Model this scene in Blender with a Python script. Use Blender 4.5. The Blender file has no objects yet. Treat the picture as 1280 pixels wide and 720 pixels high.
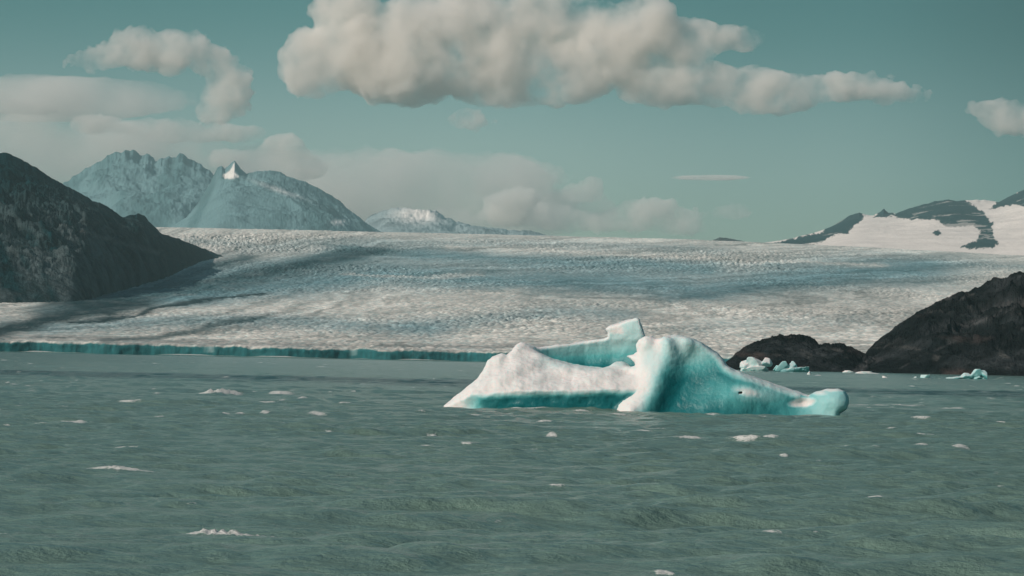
import bpy, math
import numpy as np
from mathutils import Matrix, Vector

# ------------------------------------------------------------------ camera, sky, sun, exposure
scene = bpy.context.scene
col = scene.collection
F = 3630.0                       # focal length in photo pixels (1280 wide, about 20 degrees)
CAM_Z = 5.0
PITCH = math.radians(1.375)
ROLL = math.radians(1.2)

cam_data = bpy.data.cameras.new('camera')
cam = bpy.data.objects.new('camera', cam_data)
col.objects.link(cam)
cam_data.sensor_width = 36.0
cam_data.lens = F * 36.0 / 1280.0
cam_data.clip_start = 0.5
cam_data.clip_end = 200000.0
R3 = Matrix.Rotation(math.radians(90) + PITCH, 3, 'X') @ Matrix.Rotation(ROLL, 3, 'Z')
cam.matrix_world = Matrix.Translation((0, 0, CAM_Z)) @ R3.to_4x4()
scene.camera = cam

SUN_EL = math.radians(30)
SUN_FRONT = math.radians(35)     # the sun stands to the left and a little behind the camera
to_sun = Vector((-math.cos(SUN_EL) * math.cos(SUN_FRONT), -math.cos(SUN_EL) * math.sin(SUN_FRONT), math.sin(SUN_EL)))

world = bpy.data.worlds.new('World')
scene.world = world
world.use_nodes = True
wn = world.node_tree.nodes
wl = world.node_tree.links
wn.clear()
w_out = wn.new('ShaderNodeOutputWorld')
w_bg = wn.new('ShaderNodeBackground')
w_sky = wn.new('ShaderNodeTexSky')
w_sky.sky_type = 'NISHITA'
w_sky.sun_disc = False
w_sky.sun_elevation = SUN_EL
w_sky.sun_rotation = math.atan2(to_sun.x, to_sun.y)
w_sky.air_density = 1.0
w_sky.dust_density = 1.0
w_sky.ozone_density = 1.0
w_mix = wn.new('ShaderNodeMix')
w_mix.data_type = 'RGBA'
w_mix.blend_type = 'MULTIPLY'
w_mix.inputs[0].default_value = 1.0
w_mix.inputs[7].default_value = (0.66, 1.0, 0.93, 1)
wl.new(w_sky.outputs[0], w_mix.inputs[6])
# the clear air grows deeper in colour above the horizon and towards the right
w_tc = wn.new('ShaderNodeTexCoord')
w_sep = wn.new('ShaderNodeSeparateXYZ')
wl.new(w_tc.outputs['Generated'], w_sep.inputs[0])


def w_ramp(sock, lo, hi, stops):
    mr = wn.new('ShaderNodeMapRange')
    mr.inputs[1].default_value = lo
    mr.inputs[2].default_value = hi
    wl.new(sock, mr.inputs[0])
    rp = wn.new('ShaderNodeValToRGB')
    rp.color_ramp.interpolation = 'EASE'
    while len(rp.color_ramp.elements) < len(stops):
        rp.color_ramp.elements.new(0.5)
    for el, (p, c) in zip(rp.color_ramp.elements, stops):
        el.position = (p - lo) / (hi - lo)
        el.color = (*c, 1)
    wl.new(mr.outputs[0], rp.inputs[0])
    return rp.outputs[0]


w_el = w_ramp(w_sep.outputs[2], 0.0, 0.5, [(0.0, (1.30, 0.98, 1.02)), (0.06, (1.28, 0.98, 1.02)), (0.125, (0.42, 0.60, 0.57)), (0.25, (0.60, 0.75, 0.75)), (0.5, (1, 1, 1))])
w_az = w_ramp(w_sep.outputs[0], -0.5, 0.5, [(-0.5, (1, 1, 1)), (-0.18, (0.92, 0.95, 0.96)), (-0.03, (1, 1, 1)), (0.10, (0.68, 0.76, 0.77)), (0.19, (0.30, 0.45, 0.46)), (0.5, (0.6, 0.7, 0.7))])
w_prev = w_mix.outputs[2]
for w_f in (w_el, w_az):
    w_m = wn.new('ShaderNodeMix')
    w_m.data_type = 'RGBA'
    w_m.blend_type = 'MULTIPLY'
    w_m.inputs[0].default_value = 1.0
    wl.new(w_prev, w_m.inputs[6])
    wl.new(w_f, w_m.inputs[7])
    w_prev = w_m.outputs[2]
wl.new(w_prev, w_bg.inputs[0])
w_bg.inputs[1].default_value = 0.07
wl.new(w_bg.outputs[0], w_out.inputs[0])

sun_data = bpy.data.lights.new('sun', 'SUN')
sun_data.energy = 3.5
sun_data.angle = math.radians(0.5)
sun_data.color = (1.0, 0.845, 0.765)
sun = bpy.data.objects.new('sun', sun_data)
col.objects.link(sun)
sun.rotation_euler = to_sun.to_track_quat('Z', 'Y').to_euler()
sun.location = (0, 0, 3000)

scene.render.engine = 'CYCLES'
scene.cycles.volume_step_rate = 0.35
scene.cycles.volume_bounces = 14
scene.cycles.max_bounces = 16
scene.cycles.use_denoising = True
scene.view_settings.view_transform = 'Standard'
scene.view_settings.look = 'None'
scene.view_settings.exposure = 0.0
scene.view_settings.gamma = 1.0

# ------------------------------------------------------------------ helpers
Rn = np.array(R3)


def ray(px, py):
    """Photo position -> (sideways, upward) slope of the line of sight, per metre of distance along Y."""
    px = np.asarray(px, float)
    py = np.asarray(py, float)
    d = np.stack([(px - 640) / F, (360 - py) / F, -np.ones_like(px)], -1) @ Rn.T
    return d[..., 0] / d[..., 1], d[..., 2] / d[..., 1]


def unray(u, e):
    d = np.stack([u, np.ones_like(u), e], -1) @ Rn
    return 640 - d[..., 0] / d[..., 2] * F, 360 + d[..., 1] / d[..., 2] * F


rng = np.random.default_rng(7)
PERM = rng.permutation(256)
PERM = np.concatenate([PERM, PERM, PERM])
G2 = np.stack([np.cos(np.arange(16) * math.pi / 8), np.sin(np.arange(16) * math.pi / 8)], -1)
G3 = rng.normal(size=(32, 3))
G3 /= np.linalg.norm(G3, axis=1, keepdims=True)


def pn2(x, y, seed=0):
    xi = np.floor(x).astype(np.int64)
    yi = np.floor(y).astype(np.int64)
    fx = x - xi
    fy = y - yi
    u = fx * fx * fx * (fx * (fx * 6 - 15) + 10)
    v = fy * fy * fy * (fy * (fy * 6 - 15) + 10)

    def g(ox, oy):
        h = PERM[(PERM[(xi + ox + seed * 17) & 255] + yi + oy + seed * 5) & 255] & 15
        return G2[h, 0] * (fx - ox) + G2[h, 1] * (fy - oy)
    a = g(0, 0) * (1 - u) + g(1, 0) * u
    b = g(0, 1) * (1 - u) + g(1, 1) * u
    return (a * (1 - v) + b * v) * 1.5


def pn3(x, y, z, seed=0):
    xi = np.floor(x).astype(np.int64)
    yi = np.floor(y).astype(np.int64)
    zi = np.floor(z).astype(np.int64)
    fx, fy, fz = x - xi, y - yi, z - zi
    s = lambda t: t * t * t * (t * (t * 6 - 15) + 10)
    u, v, w = s(fx), s(fy), s(fz)
    r = 0
    for ox in (0, 1):
        for oy in (0, 1):
            for oz in (0, 1):
                h = PERM[(PERM[(PERM[(xi + ox + seed * 17) & 255] + yi + oy) & 255] + zi + oz + seed * 3) & 255] & 31
                g = G3[h, 0] * (fx - ox) + G3[h, 1] * (fy - oy) + G3[h, 2] * (fz - oz)
                r = r + g * (u if ox else 1 - u) * (v if oy else 1 - v) * (w if oz else 1 - w)
    return r * 1.5


def fbm2(x, y, octv=5, seed=0, gain=0.5, ridged=False, billow=False):
    r = 0
    a = 1.0
    tot = 0
    for i in range(octv):
        n = pn2(x, y, seed + i)
        if ridged:
            n = 1 - 2 * np.abs(n)
        elif billow:
            n = 2 * np.abs(n) - 1
        r = r + a * n
        tot += a
        x = x * 2.03 + 13.7
        y = y * 2.03 + 7.1
        a *= gain
    return r / tot


def fbm3(p, octv=4, seed=0, gain=0.5, billow=False):
    r = 0
    a = 1.0
    tot = 0
    q = p.copy()
    for i in range(octv):
        n = pn3(q[:, 0], q[:, 1], q[:, 2], seed + i)
        if billow:
            n = 2 * np.abs(n) - 1
        r = r + a * n
        tot += a
        q = q * 2.03 + np.array([3.1, 7.7, 1.3])
        a *= gain
    return r / tot


def worley2(x, y, seed=0):
    xi = np.floor(x).astype(np.int64)
    yi = np.floor(y).astype(np.int64)
    f1 = np.full(x.shape, 9.0)
    f2 = np.full(x.shape, 9.0)
    cid = np.zeros(x.shape)
    for ox in (-1, 0, 1):
        for oy in (-1, 0, 1):
            h = PERM[(PERM[(xi + ox + seed * 31) & 255] + yi + oy) & 255]
            h2 = PERM[h + 57]
            d = np.hypot(xi + ox + h / 256.0 - x, yi + oy + h2 / 256.0 - y)
            near = d < f1
            f2 = np.where(near, f1, np.minimum(f2, d))
            cid = np.where(near, PERM[h2 + 11] / 256.0, cid)
            f1 = np.where(near, d, f1)
    return f1, f2, cid


def sstep(a, b, x):
    t = np.clip((x - a) / (b - a), 0, 1)
    return t * t * (3 - 2 * t)


def interp(pts, x):
    p = np.array(pts, float)
    return np.interp(x, p[:, 0], p[:, 1])


def mesh_obj(name, verts, faces, mat, attrs=None, smooth=True, parent=None):
    me = bpy.data.meshes.new(name)
    verts = np.asarray(verts, np.float32)
    faces = np.asarray(faces, np.int32)
    k = faces.shape[1]
    me.vertices.add(len(verts))
    me.vertices.foreach_set('co', verts.ravel())
    me.loops.add(faces.size)
    me.loops.foreach_set('vertex_index', faces.ravel())
    me.polygons.add(len(faces))
    me.polygons.foreach_set('loop_start', np.arange(0, faces.size, k, dtype=np.int32))
    me.polygons.foreach_set('use_smooth', np.full(len(faces), smooth, dtype=bool))
    for an, av in (attrs or {}).items():
        av = np.asarray(av, np.float32)
        if av.ndim == 1:
            at = me.attributes.new(an, 'FLOAT', 'POINT')
            at.data.foreach_set('value', av)
        else:
            at = me.attributes.new(an, 'FLOAT_COLOR', 'POINT')
            c = np.ones((len(av), 4), np.float32)
            c[:, :3] = av
            at.data.foreach_set('color', c.ravel())
    me.update(calc_edges=True)
    me.materials.append(mat)
    o = bpy.data.objects.new(name, me)
    col.objects.link(o)
    if parent:
        o.parent = parent
    return o


def grid_faces(nr, nc):
    i = np.arange((nr - 1) * nc).reshape(nr - 1, nc)[:, :-1].ravel()
    return np.stack([i, i + 1, i + nc + 1, i + nc], -1)


def tag(o, label=None, cat=None, group=None, kind=None):
    if label:
        o['label'] = label
    if cat:
        o['category'] = cat
    if group:
        o['group'] = group
    if kind:
        o['kind'] = kind
    return o


def surface_nets(f, org, step):
    """Closed surface of f < 0 on a regular grid."""
    ins = f < 0
    nx, ny, nz = f.shape
    sl = lambda a, o: a[o[0]:nx - 1 + o[0], o[1]:ny - 1 + o[1], o[2]:nz - 1 + o[2]]
    corners = [(a, b, c) for a in (0, 1) for b in (0, 1) for c in (0, 1)]
    cnt = sum(sl(ins, o).astype(np.int8) for o in corners)
    act = (cnt > 0) & (cnt < 8)
    idx = np.full(act.shape, -1, np.int64)
    ci, cj, ck = np.nonzero(act)
    idx[ci, cj, ck] = np.arange(len(ci))
    acc = np.zeros((len(ci), 3))
    num = np.zeros(len(ci))
    for a in corners:
        for ax in range(3):
            if a[ax]:
                continue
            b = list(a)
            b[ax] = 1
            fa = f[ci + a[0], cj + a[1], ck + a[2]]
            fb = f[ci + b[0], cj + b[1], ck + b[2]]
            m = (fa < 0) != (fb < 0)
            t = np.where(m, fa / np.where(m, fa - fb, 1), 0)
            p = np.array(a, float)[None].repeat(len(ci), 0)
            p[:, ax] += t
            acc[m] += p[m]
            num += m
    v = (np.stack([ci, cj, ck], -1) + acc / num[:, None]) * np.array(step) + np.array(org)
    faces = []
    A = ins
    for ax in range(3):
        o1, o2 = [(1, 2), (2, 0), (0, 1)][ax]
        s0 = [slice(1, -1)] * 3
        s1 = [slice(1, -1)] * 3
        s0[ax] = slice(0, -1)
        s1[ax] = slice(1, None)
        e0, e1 = A[tuple(s0)], A[tuple(s1)]
        m = np.nonzero(e0 != e1)
        flip = ~e0[m]
        base = [m[0] + 1, m[1] + 1, m[2] + 1]
        base[ax] = m[ax]

        def at(d1, d2):
            q = list(base)
            q[o1] = q[o1] + d1
            q[o2] = q[o2] + d2
            return idx[q[0], q[1], q[2]]
        q = np.stack([at(-1, -1), at(0, -1), at(0, 0), at(-1, 0)], -1)
        q[flip] = q[flip][:, ::-1]
        faces.append(q)
    return v, np.concatenate(faces)


def vert_normals(v, f):
    a, b, c, d = (v[f[:, i]] for i in range(4))
    n = np.cross(c - a, d - b)
    r = np.zeros_like(v)
    for i in range(4):
        for k in range(3):
            r[:, k] += np.bincount(f[:, i], n[:, k], len(v))
    return r / (np.linalg.norm(r, axis=1, keepdims=True) + 1e-9)


def poly_sdf(poly, x, y):
    p = np.array(poly, float)
    d = np.full(x.shape, 1e9)
    s = np.zeros(x.shape, bool)
    for i in range(len(p)):
        a, b = p[i], p[(i + 1) % len(p)]
        ex, ey = b - a
        wx, wy = x - a[0], y - a[1]
        t = np.clip((wx * ex + wy * ey) / (ex * ex + ey * ey + 1e-9), 0, 1)
        d = np.minimum(d, (wx - ex * t) ** 2 + (wy - ey * t) ** 2)
        c = ((a[1] > y) != (b[1] > y)) & (x < ex * (y - a[1]) / (ey if ey else 1e-9) + a[0])
        s ^= c
    d = np.sqrt(d)
    return np.where(s, -d, d)


def smax(a, b, k):
    h = np.maximum(k - np.abs(a - b), 0) / k
    return np.maximum(a, b) + h * h * k * 0.25


def smin(a, b, k):
    return -smax(-a, -b, k)


def to_world(px, py, Y):
    u, e = ray(px, py)
    return np.stack([u * Y, Y, CAM_Z + e * Y], -1)


# ------------------------------------------------------------------ materials
class NT:
    def __init__(self, name):
        self.m = bpy.data.materials.new(name)
        self.m.use_nodes = True
        self.t = self.m.node_tree
        self.t.nodes.clear()
        self.out = self.n('ShaderNodeOutputMaterial')

    def n(self, typ, **kw):
        nd = self.t.nodes.new(typ)
        for k, v in kw.items():
            setattr(nd, k, v)
        return nd

    def put(self, sock, val):
        if isinstance(val, bpy.types.NodeSocket):
            self.t.links.new(val, sock)
        elif val is not None:
            if hasattr(sock.default_value, '__len__') and hasattr(val, '__len__') and len(val) == 3 and len(sock.default_value) == 4:
                val = (*val, 1)
            sock.default_value = val

    def math(self, op, a, b=None, clamp=False):
        nd = self.n('ShaderNodeMath', operation=op, use_clamp=clamp)
        self.put(nd.inputs[0], a)
        if b is not None:
            self.put(nd.inputs[1], b)
        return nd.outputs[0]

    def mix(self, f, a, b, blend='MIX'):
        nd = self.n('ShaderNodeMix', data_type='RGBA', blend_type=blend)
        self.put(nd.inputs[0], f)
        self.put(nd.inputs[6], a)
        self.put(nd.inputs[7], b)
        return nd.outputs[2]

    def attr(self, name, fac=False):
        nd = self.n('ShaderNodeAttribute', attribute_name=name)
        return nd.outputs['Fac'] if fac else nd.outputs['Color']

    def pos(self, scale=(1, 1, 1)):
        g = self.n('ShaderNodeNewGeometry')
        mp = self.n('ShaderNodeMapping')
        self.t.links.new(g.outputs['Position'], mp.inputs[0])
        mp.inputs['Scale'].default_value = scale
        return mp.outputs[0]

    def noise(self, vec, scale, detail=4, rough=0.55):
        nd = self.n('ShaderNodeTexNoise')
        self.put(nd.inputs['Vector'], vec)
        nd.inputs['Scale'].default_value = scale
        nd.inputs['Detail'].default_value = detail
        nd.inputs['Roughness'].default_value = rough
        return nd.outputs[0]

    def rng(self, v, a, b, c=0.0, d=1.0, smooth=True):
        nd = self.n('ShaderNodeMapRange')
        if smooth:
            nd.interpolation_type = 'SMOOTHSTEP'
        self.put(nd.inputs[0], v)
        for i, q in enumerate((a, b, c, d)):
            nd.inputs[i + 1].default_value = q
        return nd.outputs[0]

    def ramp(self, v, stops):
        nd = self.n('ShaderNodeValToRGB')
        el = nd.color_ramp.elements
        while len(el) < len(stops):
            el.new(0.5)
        for e, (p, c) in zip(el, stops):
            e.position = p
            e.color = (*c, 1)
        self.put(nd.inputs[0], v)
        return nd.outputs[0]

    def bump(self, h, strength, dist):
        nd = self.n('ShaderNodeBump')
        nd.inputs['Strength'].default_value = strength
        nd.inputs['Distance'].default_value = dist
        self.put(nd.inputs['Height'], h)
        return nd.outputs[0]

    def bsdf(self, color, rough=0.8, normal=None, **kw):
        b = self.n('ShaderNodeBsdfPrincipled')
        self.put(b.inputs['Base Color'], color)
        self.put(b.inputs['Roughness'], rough)
        if normal is not None:
            self.put(b.inputs['Normal'], normal)
        for k, v in kw.items():
            self.put(b.inputs[k.replace('_', ' ')], v)
        self.t.links.new(b.outputs[0], self.out.inputs['Surface'])
        return self.m


def mat_water():
    t = NT('lake_water')
    foam_raw = t.attr('foam', True)
    p = t.pos((1, 1, 1))
    br = t.noise(p, 6.0, 6, 0.7)
    foam = t.rng(t.math('ADD', t.math('MINIMUM', foam_raw, 0.84), t.math('MULTIPLY', t.math('SUBTRACT', br, 0.5), 2.7)), 0.40, 0.86)
    silt = t.noise(t.pos((0.05, 0.012, 1)), 1.0, 4)
    c = t.mix(t.rng(silt, 0.3, 0.7), (0.140, 0.224, 0.184), (0.152, 0.240, 0.198))
    c = t.mix(t.attr('wake_shade', True), c, (0.018, 0.042, 0.036))  # painted shading of the wake swell
    c = t.mix(foam, c, (0.72, 0.72, 0.68))
    h1 = t.noise(t.pos((0.8, 1.3, 1)), 1.1, 6, 0.68)
    h2 = t.noise(t.pos((0.2, 0.4, 1)), 0.5, 4, 0.6)
    nb = t.bump(t.math('ADD', h1, t.math('MULTIPLY', h2, 1.5)), 0.85, 0.35)
    r = t.mix(foam, (0.14, 0.14, 0.14), (0.9, 0.9, 0.9))
    return t.bsdf(c, r, nb, IOR=1.33)


def mat_ice():
    t = NT('berg_ice')
    a = t.attr('firn', True)
    n = t.noise(t.pos(), 0.6, 5)
    n2 = t.noise(t.pos(), 3.5, 4, 0.6)
    f = t.math('ADD', a, t.math('MULTIPLY', t.math('SUBTRACT', n, 0.5), 0.25), True)
    c = t.ramp(f, [(0.0, (0.009, 0.15, 0.163)), (0.25, (0.085, 0.36, 0.365)), (0.5, (0.32, 0.58, 0.58)), (0.75, (0.52, 0.64, 0.635)), (0.97, (0.71, 0.70, 0.68))])
    n3 = t.noise(t.pos((1.2, 1.2, 0.25)), 1.6, 5, 0.6)
    nb = t.bump(t.math('ADD', t.math('ADD', n2, n), n3), 0.26, 0.28)
    return t.bsdf(c, t.math('ADD', t.math('MULTIPLY', f, 0.4), 0.35), nb, IOR=1.31,
                  Subsurface_Weight=0.6, Subsurface_Radius=(0.25, 0.6, 0.65), Subsurface_Scale=1.0)


def mat_col(name, rough=0.85, nscale=0.02, namp=0.5, bump=0.5, bdist=3.0, spec=0.2):
    """Surface whose own colour is stored per vertex, broken up by noise and relief."""
    t = NT(name)
    c = t.attr('tint')
    n = t.noise(t.pos(), nscale, 6, 0.65)
    k = t.rng(n, 0.25, 0.75, 1 - namp, 1 + namp, False)
    cc = t.mix(1.0, c, t.n('ShaderNodeCombineColor').outputs[0], 'MULTIPLY')
    comb = [x for x in t.t.nodes if x.type == 'COMBINE_COLOR'][0]
    for i in range(3):
        t.put(comb.inputs[i], k)
    nb = t.bump(n, bump, bdist)
    return t.bsdf(cc, rough, nb, Specular_IOR_Level=spec)


def mat_volume(name, color, density, aniso=0.0):
    t = NT(name)
    v = t.n('ShaderNodeVolumePrincipled')
    v.inputs['Color'].default_value = (*color, 1)
    v.inputs['Density'].default_value = density
    v.inputs['Anisotropy'].default_value = aniso
    t.t.links.new(v.outputs[0], t.out.inputs['Volume'])
    return t.m


def mat_cloud(name, density, freq, lo, hi):
    """Bright droplets, denser in some places than in others."""
    t = NT(name)
    n = t.noise(t.pos(), freq, 5, 0.6)
    d = t.math('MULTIPLY', t.rng(n, lo, hi), density)
    v = t.n('ShaderNodeVolumePrincipled')
    v.inputs['Color'].default_value = (1.0, 0.974, 0.945, 1)
    t.put(v.inputs['Density'], d)
    t.t.links.new(v.outputs[0], t.out.inputs['Volume'])
    return t.m


M_WATER = mat_water()
M_ICE = mat_ice()
M_GLACIER = mat_col('glacier_ice', 0.75, 0.05, 0.25, 0.6, 4.0)
M_ROCK = mat_col('dark_rock', 0.95, 0.06, 0.7, 1.0, 9.0, 0.02)
M_ALP = mat_col('mountain_rock_and_snow', 0.9, 0.006, 0.15, 0.4, 20.0, 0.05)
M_CLOUD = mat_cloud('cloud_vapour', 0.0088, 0.0017, 0.32, 0.70)
M_VEIL = mat_cloud('thin_cloud_vapour', 0.0016, 0.0006, 0.32, 0.70)
M_HAZE = mat_volume('air', (0.63, 0.93, 0.96), 1.95e-5, 0.0)

# ------------------------------------------------------------------ glacier
FRONT = 3000.0
CREST = 10000.0


def glacier_base(u, Y):
    """Smooth ice surface: height above the lake."""
    t = np.log(np.maximum(Y, FRONT) / FRONT) / math.log(CREST / FRONT)
    vtop = interp([(-0.3, 155), (0.0, 154), (0.06, 153), (0.12, 148), (0.18, 141), (0.3, 140)], u)
    vc = interp([(-0.3, 9), (-0.17, 9), (0.0, 7.5), (0.1, 9), (0.3, 9)], u)
    ti = np.minimum(t, 1)
    v = vc + (vtop - vc) * (ti ** 0.92 + 0.025 * np.sin(ti * 6.28))
    v = v - np.maximum(t - 1, 0) * 12
    return CAM_Z + v / F * Y


def front_line(u):
    """Distance of the ice cliff."""
    return FRONT + 7 * fbm2(u * 60, u * 0 + 3.3, 4, 40) + 30 * fbm2(u * 30, u * 0, 2, 44)


def glacier_tint():
    """Colour of the ice in photo-sized cells of the surface: white firn, blue ice bands, debris bands."""
    W, H = 1400, 190
    gx = np.arange(W)[None, :] - 60.0 + np.zeros((H, 1))
    gy = np.arange(H)[:, None] + 270.0 + np.zeros((1, W))
    wx = gx + 12 * fbm2(gx / 60, gy / 9, 3, 3)
    wy = gy + 4.0 * fbm2(gx / 70, gy / 8, 4, 9) + 1.2 * fbm2(gx / 12, gy / 4, 3, 5)
    cream = np.array([0.72, 0.672, 0.595])
    blue = np.array([0.13, 0.28, 0.31])
    dteal = np.array([0.050, 0.115, 0.125])
    debris = np.array([0.012, 0.035, 0.037])
    grey = np.array([0.24, 0.24, 0.23])
    c = np.ones((H, W, 3)) * cream * (1 + 0.0 * gx[..., None])

    def stroke(pts, hw, strength, colour, soft=1.0):
        nonlocal c
        x = np.array(pts, float)
        best = np.full(gx.shape, 1e9)
        for i in range(len(x) - 1):
            a, b = x[i], x[i + 1]
            e = b - a
            tt = np.clip(((wx - a[0]) * e[0] + (wy - a[1]) * e[1] * 9) / (e[0] ** 2 + 9 * e[1] ** 2), 0, 1)
            best = np.minimum(best, np.hypot((wx - a[0] - e[0] * tt) / 3.0, wy - a[1] - e[1] * tt))
        k = strength * np.exp(-(best / hw) ** (2 * soft))
        c = c * (1 - k[..., None]) + colour * k[..., None]
    # blue ice bands
    stroke([(150, 352), (330, 335), (520, 330), (760, 338), (960, 340), (1150, 332)], 26, 0.42, blue)
    stroke([(230, 372), (330, 358), (480, 342), (640, 352), (760, 350), (880, 362), (960, 352), (1060, 342), (1150, 338)], 15, 0.85, blue)
    stroke([(440, 312), (560, 318), (640, 325), (800, 330), (880, 335)], 9, 0.75, blue)
    stroke([(240, 298), (330, 308), (420, 300), (520, 302), (700, 304), (900, 312)], 5, 0.35, blue)
    stroke([(520, 405), (600, 398), (700, 388), (780, 392)], 9, 0.55, blue)
    stroke([(60, 408), (200, 400), (330, 398), (430, 404), (540, 412)], 10, 0.62, blue)
    stroke([(960, 328), (1100, 328), (1290, 333)], 5, 0.5, blue)
    stroke([(140, 372), (230, 352), (330, 335), (420, 322)], 12, 0.65, blue)
    stroke([(100, 388), (170, 372), (260, 362)], 8, 0.45, blue)
    stroke([(-60, 412), (40, 402)], 12, 0.5, blue)
    stroke([(860, 410), (960, 400), (1080, 400)], 8, 0.25, blue)
    stroke([(840, 374), (940, 360), (1010, 354), (1080, 349)], 4.5, 0.6, blue * 0.6)
    stroke([(700, 352), (800, 366), (880, 370)], 4, 0.5, blue * 0.7)
    # pale bands over them
    stroke([(200, 284), (480, 291), (700, 295), (900, 303), (1280, 318)], 2.2, 0.8, cream * 1.08)
    stroke([(560, 308), (680, 312), (850, 320), (1000, 326), (1100, 331)], 2.6, 0.7, cream * 1.05)
    stroke([(200, 332), (300, 322), (370, 318)], 4, 0.5, cream * 0.8)
    stroke([(430, 342), (520, 347), (600, 342)], 2.2, 0.5, cream)
    stroke([(170, 390), (300, 382), (430, 382), (560, 372), (640, 366)], 5, 0.85, cream * 1.03)
    stroke([(-60, 388), (20, 390), (60, 392)], 8, 0.75, cream * 0.9)
    stroke([(110, 374), (170, 370), (240, 366)], 1.5, 0.4, cream * 0.8)
    # debris
    stroke([(118, 380), (170, 362), (220, 348), (262, 332), (305, 322)], 7, 0.85, dteal * 0.8)
    stroke([(60, 386), (130, 378), (200, 364), (300, 348), (380, 332), (430, 319)], 10, 0.85, dteal, 1.3)
    stroke([(380, 330), (430, 317), (478, 311)], 6, 0.92, dteal * 0.7, 1.3)
    stroke([(180, 358), (300, 345), (400, 327), (470, 312)], 3, 0.6, dteal * 0.5)
    stroke([(470, 312), (450, 307), (400, 306)], 2, 0.6, dteal)
    stroke([(480, 314), (540, 318), (600, 316)], 3, 0.35, dteal)
    stroke([(-60, 424), (0, 413), (60, 397), (110, 388), (140, 380)], 8, 0.98, debris, 1.6)
    stroke([(60, 375), (110, 382), (140, 392)], 4, 0.8, debris)
    stroke([(100, 377), (140, 384), (175, 378)], 8, 0.97, debris)
    stroke([(90, 402), (150, 396), (175, 391), (196, 382), (250, 374), (330, 364)], 2.2, 0.97, debris, 1.5)
    stroke([(130, 424), (200, 421), (245, 411), (285, 402), (330, 395)], 3.0, 0.8, debris * 2)
    stroke([(640, 366), (760, 372), (860, 373)], 1.2, 0.4, debris * 2)
    stroke([(240, 400), (420, 396), (560, 380)], 1.2, 0.3, debris * 2)
    stroke([(480, 431), (560, 430), (640, 432), (760, 432)], 4, 0.55, grey)
    stroke([(-60, 420), (100, 421), (250, 427), (420, 430)], 3, 0.5, grey)
    # flow lines
    kx = np.interp(gx, [-60, 300, 480, 700, 1340], [-75, 30, 62, 68, 92])
    s_ = wy + kx * np.clip((428 - gy) / 70, 0, 1)
    fl = (fbm2(gx / 210, s_ / 2.2, 5, 24, 0.62) + 0.6 * fbm2(gx / 320, s_ / 6.0, 3, 28))[..., None]
    c = c * (1 + 0.85 * fl) - np.array([0.03, 0.0, -0.005]) * np.clip(-fl, 0, 1)
    # fine dirt
    d = np.clip(fbm2(gx / 30, gy / 3.5, 5, 21) * 1.2 + 0.1, 0, 1)[..., None]
    c = c * (1 - 0.35 * d) + np.array([0.30, 0.32, 0.31]) * 0.35 * d
    return c


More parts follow.
